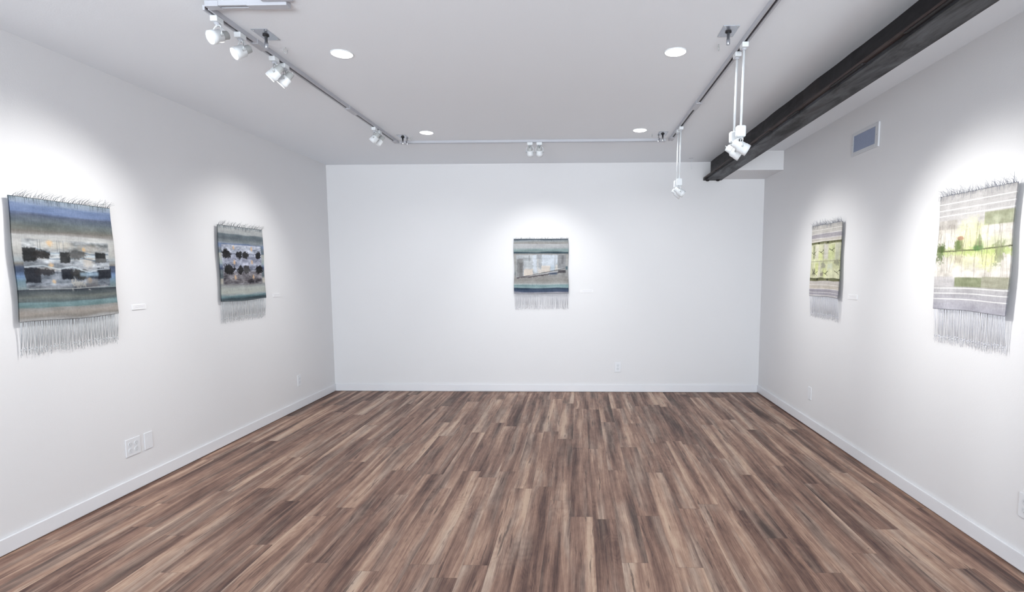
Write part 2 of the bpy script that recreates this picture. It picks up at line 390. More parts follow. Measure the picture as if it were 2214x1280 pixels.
# ---------------------------------------------------------------- track heads
def spot(label, pos, target, group, lit_face=True, stem=0.0, along='y', watts=60, cone=42, tint=(1.0, 0.985, 0.945), head_len=0.1):
    """pos: point on the underside of the rail; target: what the lamp aims at"""
    px, py, pz = pos
    t = thing('hanging_track_spotlight' if stem else 'track_spotlight', label, 'spotlight', pos, group)
    ax, ay = (0.017, 0.026) if along == 'y' else (0.026, 0.017)
    MB().box((-ax, -ay, -0.026), (ax, ay, 0.0)).build('track_adapter', M['fixture'], t, bevel=0.004)
    MB().lathe([(0.013, 0), (0.013, 0.006), (0.008, 0.010)], Matrix.Rotation(math.pi, 3, 'X'), (0, 0, -0.026), 14).build('swivel_collar', M['fixture_dim'], t)
    z = -0.034
    if stem:
        MB().cyl((0, 0, z + 0.004), (-0.006, 0, z - stem), 0.0062, 12).build('stem', M['fixture'], t)
        z -= stem
        MB().box((-0.030, -0.020, z - 0.058), (0.018, 0.020, z)).build('lamp_holder_box', M['fixture'], t, bevel=0.007)
        z -= 0.058
    pv = Vector((0, 0, z - 0.052))
    d = (Vector(target) - (Vector(pos) + pv)).normalized()
    R = d.to_track_quat('Z', 'X').to_matrix()
    side = Vector((0, 0, 1)).cross(d)
    side = side.normalized() if side.length > 1e-3 else Vector((1, 0, 0))
    # yoke
    y = MB(); y.cyl((0, 0, z + 0.004), (0, 0, z - 0.006), 0.007)
    rr = 0.0335
    top = Vector((0, 0, z - 0.006))
    for sg in (-1, 1):
        s_ = side * sg * rr
        y.tube([top, top + s_ * 0.6, top + s_ + Vector((0, 0, -0.010)), pv + s_ + Vector((0, 0, 0.01)), pv + s_], 0.0033, 6)
    y.build('yoke', M['fixture'], t)
    for sg in (-1, 1):
        MB().cyl(pv + side * sg * (rr - 0.003), pv + side * sg * (rr + 0.008), 0.005, 10).build('pivot_knob', M['grey'], t)
    # housing: slim rear socket, wide front drum with a stepped rim
    MB().lathe([(0.012, -0.052), (0.019, -0.049), (0.020, -0.024), (0.0245, -0.018)], R, pv, 24).build('rear_socket', M['grey' if not stem else 'fixture'], t)
    h = MB().lathe([(0.0245, -0.018), (0.029, -0.014), (0.029, 0.012), (0.0305, 0.014), (0.0305, 0.038), (0.0275, 0.038), (0.0270, 0.030)], R, pv, 32, caps=False)
    h.build('lamp_drum', M['fixture'], t)
    MB().lathe([(0.0268, 0.026), (0.0268, 0.0295), (0.02, 0.0335), (0.008, 0.035)], R, pv, 28).build('lamp_lens', M['lamp_on'], t)
    # short supply lead looping from the box to the socket
    bk = pv - d * 0.045; q = Vector((-d.x, -d.y, 0)).normalized() * 0.035
    MB().tube([Vector((0, 0, z)) + side * 0.006, Vector((0, 0, z - 0.008)) + q * 0.6, pv * 0.5 + Vector((0, 0, z)) * 0.5 + q * 1.35, bk + q * 0.35 + Vector((0, 0, 0.012)), bk], 0.0028, 6).build('supply_lead', M['fixture'], t)
    lp = pv + d * 0.045
    l = light('spot_lamp', 'SPOT', lp, watts, tint, None, spot_size=math.radians(cone), spot_blend=1.0, shadow_soft_size=0.016)
    l.parent = t; l.rotation_euler = d.to_track_quat('-Z', 'Y').to_euler()
    return t
RZ = ZC - RH
G1 = 'spotlights on the left track rail'; G2 = 'spotlights on the far track rail'; G3 = 'spotlights hanging from the right track rail'
spot('lit white track spotlight nearest the viewer, facing us at the top left', (-1.685, 2.60, RZ), (-2.85, 0.5, 1.35), G1, watts=48, cone=92)
spot('second lit white track spotlight, just behind the nearest one on the left rail', (-1.685, 2.775, RZ), (-2.85, 1.35, 1.35), G1, watts=46, cone=88)
spot('white track spotlight on the left rail just past the first bracket, nearer of two', (-1.683, 3.075, RZ), (XL, 2.68, 1.16), G1, watts=40, cone=86)
spot('white track spotlight on the left rail just past the first bracket, farther of two', (-1.683, 3.18, RZ), (XL, 2.84, 1.10), G1, watts=38, cone=84)
spot('nearer small white spotlight of the last pair on the left rail, before the far corner', (-1.683, 4.555, RZ), (XL, 4.48, 1.18), G1, watts=24, cone=78)
spot('farther small white spotlight of the last pair on the left rail, before the far corner', (-1.683, 4.655, RZ), (XL, 4.52, 1.12), G1, watts=24, cone=78)
spot('left one of two small spotlights on the far rail above the middle weaving', (-0.447, 5.128, RZ), (-0.44, D, 1.14), G2, along='x', watts=20, cone=80)
spot('right one of two small spotlights on the far rail above the middle weaving', (-0.360, 5.128, RZ), (-0.40, D, 1.08), G2, along='x', watts=20, cone=80)
spot('nearer of the two large spotlights hanging on long rods in front of the dark beam', (0.866, 2.975, RZ), (XR, 2.86, 1.36), G3, stem=0.385, watts=37, cone=84)
spot('farther of the two large spotlights hanging on long rods in front of the dark beam', (0.866, 3.10, RZ), (XR, 2.90, 1.26), G3, stem=0.385, watts=37, cone=84)
spot('nearer small hanging spotlight near the far wall, left of the beam end', (0.848, 4.63, RZ), (XR, 4.58, 1.30), G3, stem=0.385, watts=21, cone=82)
spot('farther small hanging spotlight near the far wall, left of the beam end', (0.844, 4.725, RZ), (XR, 4.60, 1.16), G3, stem=0.385, watts=21, cone=82)

# ---------------------------------------------------------------- recessed downlights
def downlight(label, x, y, watts=36):
    t = thing('recessed_downlight', label, 'ceiling light', (x, y, ZC), 'recessed ceiling downlights')
    Rf = Matrix.Rotation(math.pi, 3, 'X')
    MB().lathe([(0.057, 0.0), (0.0625, 0.0), (0.062, 0.003), (0.058, 0.0045), (0.057, 0.003)], Rf, n=40, caps=False).build('trim_ring', M['fixture'], t)
    MB().lathe([(0.0565, 0.0005), (0.0565, 0.003), (0.050, 0.0065), (0.02, 0.0085)], Rf, n=40).build('lens', M['downlight_on'], t)
    l = light('downlight_lamp', 'SPOT', (0, 0, -0.012), watts, (0.96, 0.98, 0.98), None, spot_size=math.radians(165), spot_blend=0.6, shadow_soft_size=0.05)
    l.parent = t
for lab, x, y in (('nearer left recessed round downlight, bright white', -1.311, 3.094), ('farther left recessed round downlight, bright white', -1.322, 4.815),
                  ('farther right recessed round downlight, bright white', 0.529, 4.80), ('nearer right recessed round downlight, bright white', 0.536, 3.13)):
    downlight(lab, x, y)

# ---------------------------------------------------------------- ceiling brackets and hooks
def bracket(label, x, y, fancy, mir=1):
    t = thing('ceiling_bracket', label, 'ceiling bracket', (x, y, ZC), 'metal plates with pipe stubs on the ceiling')
    w_, d_ = 0.040, 0.066
    MB().box((-w_, -d_, -0.003), (w_, d_, 0)).build('mounting_plate', M['galv'], t, bevel=0.001)
    Rf = Matrix.Rotation(math.pi, 3, 'X')
    MB().lathe([(0.015, 0.003), (0.016, 0.008), (0.012, 0.010)], Rf, n=20).build('black_grommet', M['black'], t)
    MB().lathe([(0.0075, 0.003), (0.0075, 0.040), (0.0095, 0.041), (0.0095, 0.066), (0.008, 0.068)], Rf, n=18).build('pipe_stub', M['galv' if not fancy else 'chrome'], t)
    for sx in (-1, 1):
        for sy in (-1, 1):
            MB().lathe([(0.004, 0.003), (0.003, 0.005)], Rf, (sx * w_ * 0.78, sy * d_ * 0.82, 0), 10).build('screw', M['grey'], t)
    if fancy:
        MB().tube([(mir * 0.030, 0.03, -0.003), (mir * 0.032, 0.03, -0.030), (mir * 0.024, 0.02, -0.043), (mir * 0.035, 0.0, -0.058), (mir * 0.042, -0.005, -0.072)], 0.006, 10).build('chrome_elbow', M['chrome'], t)
bracket('galvanised plate with pipe stub on the ceiling beside the lit spotlights', -1.590, 2.838, False)
bracket('galvanised plate with pipe stub on the ceiling left of the hanging lamp rods', 0.756, 2.875, False)
bracket('small metal plate with chrome elbow at the far left track corner', -1.575, 4.948, True, 1)
bracket('small metal plate with chrome elbow at the far right track corner', 0.743, 4.92, True, -1)
def hook(label, x, y, a):
    pts = [(0, 0, 0)]
    for k in range(11):
        th = math.pi / 2 + 2 * math.pi * 0.86 * k / 10
        pts.append((0.009 * math.cos(th) * math.cos(a), 0.009 * math.cos(th) * math.sin(a), -0.018 + 0.014 * math.sin(th)))
    o = MB().tube(pts, 0.0022, 6).build('ceiling_hook', M['grey']); o.location = (x, y, ZC)
    tag(o, label, 'hook', 'small metal hooks in the ceiling')
hook('small open metal hook in the ceiling right of the nearer left bracket', -1.577, 3.0, 0.4)
hook('small open metal hook in the ceiling below the nearer right bracket', 0.750, 3.04, 1.25)
hook('tiny metal hook in the ceiling by the far left bracket', -1.499, 4.95, 2.6)
hook('tiny metal hook in the ceiling by the far right bracket', 0.651, 4.93, 1.2)
rd = thing('hanging_wire', 'thin short white wire hanging from the ceiling near the far wall beside the beam end', 'wire', (1.218, 6.0, ZC))
MB().box((-0.028, -0.006, -0.003), (0.016, 0.006, 0)).build('wire_clip', M['fixture_dim'], rd)
MB().cyl((0, 0, -0.002), (-0.002, 0, -0.118), 0.0022, 8).build('wire', M['fixture'], rd)

# ---------------------------------------------------------------- air register
vt = thing('air_vent', 'white rectangular air register with upright grey fins, high on the right wall', 'air vent', (XR, 4.073, 2.343))
def vb(y0, y1, z0, z1, x0, x1): return ((-x1, y0 - 4.073, z0 - 2.343), (-x0, y1 - 4.073, z1 - 2.343))
fr = MB()
for a in ((3.89, 3.934, 2.259, 2.427), (4.234, 4.256, 2.259, 2.427), (3.934, 4.234, 2.259, 2.287), (3.934, 4.234, 2.405, 2.427)):
    fr.box(*vb(a[0], a[1], a[2], a[3], 0, 0.011))
fr.build('register_frame', M['vent'], vt, bevel=0.002)
MB().box(*vb(3.934, 4.234, 2.287, 2.405, 0.0003, 0.001)).build('duct_opening', M['duct'], vt)
for k in range(14):
    y = 3.945 + k * 0.0212
    R = Matrix.Rotation(math.radians(-38), 3, 'Z')
    MB().box((-0.0055, -0.0008, -0.059), (0.0055, 0.0008, 0.059), R, (-0.0062, y - 4.073, 0.003)).build('fin', M['fin'], vt)
for y in (3.912, 4.246):
    MB().cyl((-0.011, y - 4.073, 0), (-0.0128, y - 4.073, 0), 0.004, 10).build('screw', M['grey'], vt)

# ---------------------------------------------------------------- wall plates
def frame(p, wall):
    """matrix: local x = along wall to the viewer's right, local y = out of the wall, z = up"""
    a = {'left': math.pi / 2 * -1, 'right': math.pi / 2, 'back': math.pi}[wall]
    return a
def plate(name, label, cat, p, wall, w_, h_, n, grp=None):
    t = thing(name, label, cat, p, grp, frame(p, wall))
    MB().box((-w_ / 2, 0, -h_ / 2), (w_ / 2, 0.0055, h_ / 2)).build('cover_plate', M['plate'], t, bevel=0.002)
    for k in range(n):
        cx = (k - (n - 1) / 2) * 0.046
        for cz in (-0.0195, 0.0195):
            r = MB().lathe([(0.0165, 0), (0.0165, 0.0065), (0.0155, 0.0072)], Matrix.Rotation(-math.pi / 2, 3, 'X'), (cx, 0.0, cz), 20).build('receptacle', M['recept'], t)
            s = MB()
            for sx in (-0.006, 0.006): s.box((cx + sx - 0.0011, 0.0071, cz - 0.001), (cx + sx + 0.0011, 0.0076, cz + 0.008))
            s.box((cx - 0.0022, 0.0071, cz - 0.010), (cx + 0.0022, 0.0076, cz - 0.0055))
            s.build('contact_slots', M['grey'], r)
        MB().lathe([(0.003, 0), (0.0025, 0.0068)], Matrix.Rotation(-math.pi / 2, 3, 'X'), (cx, 0, 0), 10).build('screw', M['recept'], t)
    if n == 0:
        for cz in (-0.042, 0.042):
            MB().lathe([(0.003, 0), (0.0025, 0.0066)], Matrix.Rotation(-math.pi / 2, 3, 'X'), (0, 0, cz), 10).build('screw', M['recept'], t)
    return t
GP = 'white outlet and blank plates low on the walls'
plate('power_outlet', 'white double-gang outlet plate low on the left wall, nearest the viewer', 'outlet', (XL, 3.317, 0.288), 'left', 0.114, 0.112, 2, GP)
plate('blank_wall_plate', 'blank white wall plate just right of the double outlet on the left wall', 'wall plate', (XL, 3.443, 0.289), 'left', 0.068, 0.112, 0, GP)
plate('power_outlet', 'single white outlet low on the left wall close to the far corner', 'outlet', (XL, 5.405, 0.293), 'left', 0.072, 0.114, 1, GP)
plate('power_outlet', 'single white outlet low on the far wall', 'outlet', (0.458, D, 0.293), 'back', 0.072, 0.116, 1, GP)
plate('blank_wall_plate', 'narrow white wall plate low on the right wall near the far corner', 'wall plate', (XR, 4.828, 0.309), 'right', 0.070, 0.114, 0, GP)
plate('power_outlet', 'white outlet cut by the right edge of the picture, low on the right wall', 'outlet', (XR, 2.476, 0.313), 'right', 0.074, 0.116, 1, GP)

def wall_label(label, p, wall, w_, h_):
    t = thing('exhibit_label', label, 'label', p, 'small white labels beside the weavings', frame(p, wall))
    MB().box((-w_ / 2, 0, -h_ / 2), (w_ / 2, 0.005, h_ / 2)).build('card', M['card'], t)
    s = MB()
    for k, z in enumerate((0.26, 0.06, -0.14)):
        s.box((-w_ * 0.42, 0.0051, h_ * (z - 0.035)), (w_ * (0.42 if k != 1 else 0.3), 0.0053, h_ * (z + 0.035)))
    s.build('faint_print_lines', M['print'], t)
wall_label('small white exhibit label right of the large blue weaving on the left wall', (XL, 3.450, 1.180), 'left', 0.110, 0.032)
wall_label('small white exhibit label right of the farther dark weaving on the left wall', (XL, 5.066, 1.184), 'left', 0.112, 0.032)
wall_label('small white exhibit label right of the middle weaving on the far wall', (0.095, D, 1.175), 'back', 0.146, 0.035)
wall_label('small white exhibit label right of the narrow green weaving on the right wall', (XR, 4.151, 1.205), 'right', 0.140, 0.035)

# ---------------------------------------------------------------- weavings
NU, NV = 220, 230
def vnoise(nu, nv, seed, cu, cv):
    r = np.random.RandomState(seed); g = r.rand(cv + 2, cu + 2)
    x = np.linspace(0, cu, nu, endpoint=False); y = np.linspace(0, cv, nv, endpoint=False)
    xi = x.astype(int); yi = y.astype(int); fx = x - xi; fy = (y - yi)[:, None]; fx = fx * fx * (3 - 2 * fx); fy = fy * fy * (3 - 2 * fy)
    a = g[yi][:, xi]; b = g[yi][:, xi + 1]; c = g[yi + 1][:, xi]; d = g[yi + 1][:, xi + 1]
    return (a * (1 - fx) + b * fx) * (1 - fy) + (c * (1 - fx) + d * fx) * fy
U, V = np.meshgrid((np.arange(NU) + 0.5) / NU, (np.arange(NV) + 0.5) / NV)
def ss(x, e): return np.clip(x / e + 0.5, 0, 1)
class Cloth:
    def __init__(s, seed, stops):
        s.seed = seed; jit = (vnoise(NU, NV, seed, 5, 60) - 0.5) * 0.018
        v = np.clip(V + jit, 0, 1); ps = [p for p, _ in stops]
        s.c = np.stack([np.interp(v, ps, [c[k] for _, c in stops]) for k in range(3)], -1)
        s.n = (vnoise(NU, NV, seed + 1, 4, 40) - 0.5) + (vnoise(NU, NV, seed + 5, 9, 9) - 0.5); s.h = (vnoise(NU, NV, seed + 2, 26, 24) - 0.5) * 0.6 + (vnoise(NU, NV, seed + 7, 90, 80) - 0.5) * 0.9
    def mask(s, m, col, a=1.0):
        m = (m * a)[..., None]; s.c = s.c * (1 - m) + np.array(col, float) * m; return s
    def rect(s, u0, u1, v0, v1, col, a=1.0, e=0.01, rag=0.0):
        n = s.h * rag
        m = ss(U - u0 + n, e) * ss(u1 - U + n, e) * ss(V - v0 + n, e) * ss(v1 - V + n, e); return s.mask(m, col, a)
    def blob(s, u, v, ru, rv, col, a=1.0, e=0.4, rag=0.6):
        d = np.sqrt(((U - u) / ru) ** 2 + ((V - v) / rv) ** 2) + s.h * rag; return s.mask(ss(1 - d, e), col, a)
    def line(s, pts, th, col, a=1.0, rag=0.0):
        vv = np.interp(U, [p[0] for p in pts], [p[1] for p in pts]); inside = (U >= pts[0][0]) & (U <= pts[-1][0])
        return s.mask(ss(th / 2 - np.abs(V - vv + s.h * rag), th * 0.6) * inside, col, a)
    def vline(s, u, v0, v1, th, col, a=1.0, slope=0):
        d = np.abs(U - u - slope * (V - v0)); return s.mask(ss(th / 2 - d, th * 0.7) * (V > v0) * (V < v1), col, a)
    def clouds(s, u0, u1, v0, v1, amp, seed=0, cu=7, cv=12):
        n = (vnoise(NU, NV, s.seed + 20 + seed, cu, cv) - 0.5) * amp + (vnoise(NU, NV, s.seed + 30 + seed, cu * 3, cv * 3) - 0.5) * amp * 0.5
        m = (ss(U - u0, 0.02) * ss(u1 - U, 0.02) * ss(V - v0, 0.02) * ss(v1 - V, 0.02))
        s.c = s.c + (n * m)[..., None]; return s

def c1():
    k = Cloth(11, [(0, (150, 168, 182)), (.03, (142, 160, 185)), (.06, (110, 132, 175)), (.11, (104, 126, 172)), (.135, (84, 96, 122)), (.19, (98, 110, 118)), (.235, (108, 114, 110)), (.265, (118, 114, 108)), (.285, (140, 138, 134)),
        (.30, (176, 178, 178)), (.36, (190, 190, 188)), (.45, (176, 176, 172)), (.50, (158, 170, 176)), (.53, (128, 124, 118)), (.56, (70, 84, 112)), (.60, (66, 82, 112)), (.63, (100, 134, 182)), (.68, (110, 142, 160)), (.735, (120, 138, 142)),
        (.745, (58, 66, 78)), (.77, (72, 82, 88)), (.81, (108, 114, 110)), (.84, (86, 100, 104)), (.86, (112, 146, 152)), (.885, (104, 136, 140)), (.90, (146, 146, 144)), (.94, (160, 152, 144)), (.97, (140, 134, 128)), (1, (168, 170, 172))])
    for (u0, u1, d) in ((.08, .53, 0), (.53, .93, -12)):
        k.rect(u0, u1, .33, .50, (168 + d, 174 + d, 178 + d), 1); k.rect(u0, u1, .50, .60, (150 + d, 158 + d, 168 + d), 1)
        k.rect(u0, u1, .60, .735, (126 + d, 136 + d, 150 + d), 1)
    k.clouds(.08, .93, .33, .735, 95, 0, 7, 22); k.clouds(.08, .93, .33, .735, 40, 3, 24, 60)
    k.blob(.42, .37, .12, .03, (205, 190, 165), .5, .9); k.blob(.72, .39, .14, .03, (190, 180, 165), .5, .9); k.blob(.70, .50, .05, .06, (205, 190, 172), .6, .9); k.blob(.3, .58, .1, .02, (196, 184, 172), .5, .9)
    k.rect(.2, .53, .34, .40, (196, 192, 182), .5, .05)
    for u, v, r in ((.33, .36, .03), (.33, .545, .025), (.34, .68, .02), (.70, .675, .028), (.66, .40, .02)): k.blob(u, v, r * 0.85, r * 0.8, (236, 184, 122), .7, .9)
    for v in (.435, .485): k.line([(.09, v), (.2, v - .03), (.33, v + .005), (.52, v + .0), (.62, v - .012), (.75, v + .01), (.92, v)], .008, (80, 110, 140), .7)
    k.rect(.28, .42, .44, .455, (190, 205, 215), .8); k.rect(.66, .78, .45, .47, (186, 205, 220), .8)
    for (u0, u1, v0, v1) in ((.08, .20, .40, .515), (.42, .52, .425, .52), (.775, .895, .425, .51)): k.rect(u0, u1, v0, v1, (44, 46, 48), .95, .012, .012)
    k.blob(.24, .455, .085, .035, (50, 48, 48), .9); k.blob(.59, .45, .085, .035, (92, 92, 92), .85)
    k.rect(.775, .895, .475, .51, (120, 122, 124), .7)
    for (u0, u1, v0, v1) in ((.08, .22, .565, .69), (.42, .53, .57, .66), (.79, .945, .565, .66)): k.rect(u0, u1, v0, v1, (38, 42, 52), .95, .012, .012)
    k.blob(.27, .60, .1, .028, (52, 52, 58), .9); k.blob(.595, .615, .085, .042, (58, 58, 58), .9)
    k.line([(.08, .56), (.25, .545), (.4, .575), (.53, .55), (.62, .58), (.70, .60), (.80, .575), (.93, .57)], .010, (190, 205, 215), .75)
    k.rect(.60, .80, .60, .635, (150, 190, 220), .6, .02); k.rect(.52, .66, .675, .735, (170, 168, 160), .8, .02, .06); k.rect(.66, .79, .66, .735, (112, 112, 116), .7, .02)
    for u in (.22, .24, .40, .42, .46): k.vline(u, .33, .43, .006, (120, 130, 136), .7)
    k.line([(.10, .742), (.5, .742), (.9, .728)], .006, (200, 205, 205), .8)
    k.rect(.1, .9, .715, .735, (92, 92, 98), .5, .02)
    return k
def c2():
    k = Cloth(21, [(0, (168, 178, 184)), (.05, (172, 176, 178)), (.10, (160, 166, 168)), (.115, (100, 114, 124)), (.16, (96, 108, 118)), (.20, (120, 130, 136)), (.225, (130, 142, 156)), (.24, (100, 122, 166)), (.27, (112, 132, 172)), (.31, (120, 124, 132)), (.345, (96, 116, 134)), (.37, (178, 178, 168)), (.44, (166, 176, 176)),
        (.50, (150, 170, 174)), (.53, (110, 130, 160)), (.57, (62, 74, 112)), (.60, (108, 120, 128)), (.68, (92, 108, 118)), (.71, (186, 180, 168)), (.76, (184, 180, 170)), (.79, (150, 156, 158)), (.83, (172, 178, 174)), (.89, (178, 184, 176)), (.92, (160, 172, 174)), (.94, (104, 140, 148)), (.965, (76, 102, 112)), (.98, (60, 76, 84)), (1, (96, 112, 120))])
    k.rect(.06, .93, .245, .775, (176, 184, 204), 1, .01); k.rect(.06, .93, .38, .57, (150, 156, 180), .8, .04); k.rect(.06, .93, .60, .775, (112, 108, 116), .95, .05); k.rect(.06, .93, .71, .775, (76, 72, 78), .7, .04)
    k.clouds(.06, .93, .245, .775, 75, 0, 9, 22); k.clouds(.06, .93, .245, .775, 35, 3, 24, 50)
    for v in (.365, .575): k.line([(.06, v), (.3, v), (.6, v + .004), (.93, v - .002)], .012, (82, 92, 116), .75, .02)
    for (u, v, ru, rv, c) in ((.15, .37, .095, .055, 36), (.42, .378, .06, .05, 44), (.55, .375, .075, .055, 48), (.85, .375, .062, .052, 34), (.19, .575, .115, .065, 38), (.43, .585, .062, .055, 42), (.57, .578, .068, .055, 74), (.87, .578, .085, .055, 34)):
        k.blob(u, v, ru, rv, (c, c - 1, c + 2), .96, .25)
    for (u, v) in ((.31, .475), (.70, .475), (.31, .68), (.72, .68), (.31, .28), (.70, .29)): k.blob(u, v, .018, .028, (240, 186, 130), .8, .9); k.rect(u - .04, u + .03, v + .012, v + .02, (226, 186, 150), .55)
    k.rect(.93, .965, .245, .34, (96, 118, 134), .8)
    return k
def c3():
    k = Cloth(31, [(0, (78, 92, 108)), (.012, (70, 84, 98)), (.02, (136, 148, 156)), (.05, (146, 150, 150)), (.075, (148, 146, 142)), (.095, (176, 178, 182)), (.15, (172, 174, 178)), (.18, (146, 160, 162)), (.20, (122, 150, 152)), (.235, (126, 142, 144)), (.243, (64, 86, 98)), (.257, (58, 80, 92)), (.27, (136, 136, 134)), (.29, (158, 156, 152)), (.33, (160, 160, 158)),
        (.60, (158, 160, 160)), (.70, (146, 144, 142)), (.76, (142, 140, 136)), (.80, (156, 156, 154)), (.825, (176, 182, 184)), (.85, (118, 152, 156)), (.89, (134, 164, 168)), (.905, (54, 72, 96)), (.93, (62, 80, 108)), (.96, (66, 82, 112)), (.972, (130, 132, 146)), (1, (158, 158, 166))])
    lowv = np.interp(U, [0, .05, .5, .95, 1], [.69, .70, .61, .535, .53])
    k.mask(ss(U - .045, .01) * ss(.955 - U, .01) * ss(V - .285, .01) * ss(lowv - V, .01), (178, 184, 190))
    k.clouds(.045, .955, .285, .70, 26, 0, 12, 8)
    for (u0, u1, v0, v1, c, a) in ((.05, .17, .36, .69, (124, 124, 124), .8), (.10, .15, .44, .68, (104, 102, 104), .6), (.17, .32, .34, .40, (150, 158, 162), .7), (.35, .42, .29, .60, (196, 208, 222), .8), (.28, .30, .30, .42, (134, 136, 140), .7), (.43, .46, .32, .6, (200, 196, 192), .6),
            (.43, .50, .29, .36, (150, 156, 164), .7), (.52, .80, .29, .5, (200, 212, 226), .85), (.18, .35, .545, .67, (216, 200, 184), .85), (.46, .50, .56, .62, (216, 204, 190), .7), (.51, .67, .49, .60, (220, 206, 192), .85), (.68, .75, .48, .585, (176, 196, 216), .7), (.77, .815, .47, .57, (214, 204, 192), .7),
            (.815, .96, .285, .53, (132, 134, 138), .85), (.885, .915, .30, .45, (100, 100, 104), .6), (.75, .77, .29, .5, (166, 168, 174), .6)):
        k.rect(u0, u1, v0, v1, c, a, .015, .02)
    for n in range(30):
        u = .06 + .03 * n; k.vline(u, .30 + .02 * (n % 3), lowv[0, min(NU - 1, int(u * NU))] - .02, .004, (120, 122, 126), .35)
    k.line([(.05, .705), (.45, .635), (.95, .535)], .008, (80, 76, 80), .95)
    k.line([(.05, .71), (.3, .69), (.5, .665), (.95, .59)], .022, (86, 80, 86), .9, .02)
    k.rect(.65, .80, .61, .65, (64, 84, 116), .7, .03); k.line([(.3, .665), (.6, .625), (.82, .60)], .010, (190, 192, 196), .8); k.rect(.82, .96, .57, .62, (84, 80, 86), .9, .02)
    k.rect(.96, 1, .50, .56, (66, 96, 112), .8, .02); k.rect(0, .03, .60, .66, (110, 126, 132), .7, .03)
    return k
def c4():
    k = Cloth(41, [(0, (184, 180, 176)), (.09, (188, 184, 178)), (.125, (182, 178, 176)), (.13, (158, 154, 162)), (.185, (164, 158, 164)), (.19, (186, 180, 174)), (.23, (196, 188, 176)), (.235, (96, 98, 66)), (.262, (118, 120, 82)), (.27, (204, 204, 168)), (.5, (204, 208, 158)), (.74, (206, 206, 168)), (.745, (92, 94, 62)), (.775, (112, 112, 76)),
        (.785, (188, 182, 178)), (.83, (188, 180, 172)), (.89, (192, 182, 168)), (.90, (160, 156, 166)), (.94, (152, 148, 160)), (.96, (156, 152, 164)), (1, (170, 166, 172))])
    for v in (.065, .12, .185, .225, .84, .895, .945, .985): k.line([(0, v), (1, v)], .006, (228, 226, 222), .9)
    k.clouds(0, 1, .27, .74, 34, 0, 8, 9)
    for (u0, u1, v0, v1, c, a) in ((.06, .14, .28, .46, (120, 128, 84), .6), (.15, .28, .29, .48, (206, 200, 186), .7), (.46, .60, .28, .48, (192, 186, 186), .7), (.28, .42, .38, .50, (214, 222, 140), .7), (.63, .82, .28, .48, (196, 208, 136), .7), (.84, .98, .27, .50, (178, 180, 160), .8), (.40, .52, .53, .60, (116, 116, 104), .7), (.80, .98, .50, .56, (120, 122, 102), .7),
            (.17, .30, .53, .68, (208, 216, 130), .7), (.44, .56, .62, .73, (202, 212, 128), .7), (.08, .17, .62, .70, (96, 96, 78), .75), (.37, .45, .66, .71, (112, 104, 98), .75), (.60, .75, .54, .62, (186, 196, 180), .7), (.30, .36, .5, .72, (196, 188, 186), .6)):
        k.rect(u0, u1, v0, v1, c, a, .03, .05)
    for (u, v) in ((.10, .395), (.36, .38), (.72, .36), (.18, .68), (.52, .68), (.90, .66)):
        k.line([(max(0, u - .08), v - .02), (u, v + .005), (min(1, u + .1), v - .03)], .010, (70, 72, 52), .85, .02); k.line([(u, v), (min(1, u + .08), v + .03)], .008, (74, 76, 54), .7)
    for u, sl in ((.46, 0), (.80, .1), (.10, 0), (.76, .05)): k.vline(u, .28, .74, .012, (128, 130, 96), .55, sl * .3)
    k.line([(0, .51), (1, .505)], .008, (140, 138, 116), .8)
    for (u, v) in ((.28, .25), (.58, .25), (.28, .76), (.6, .765)): k.blob(u, v, .03, .014, (60, 62, 44), .8)
    return k
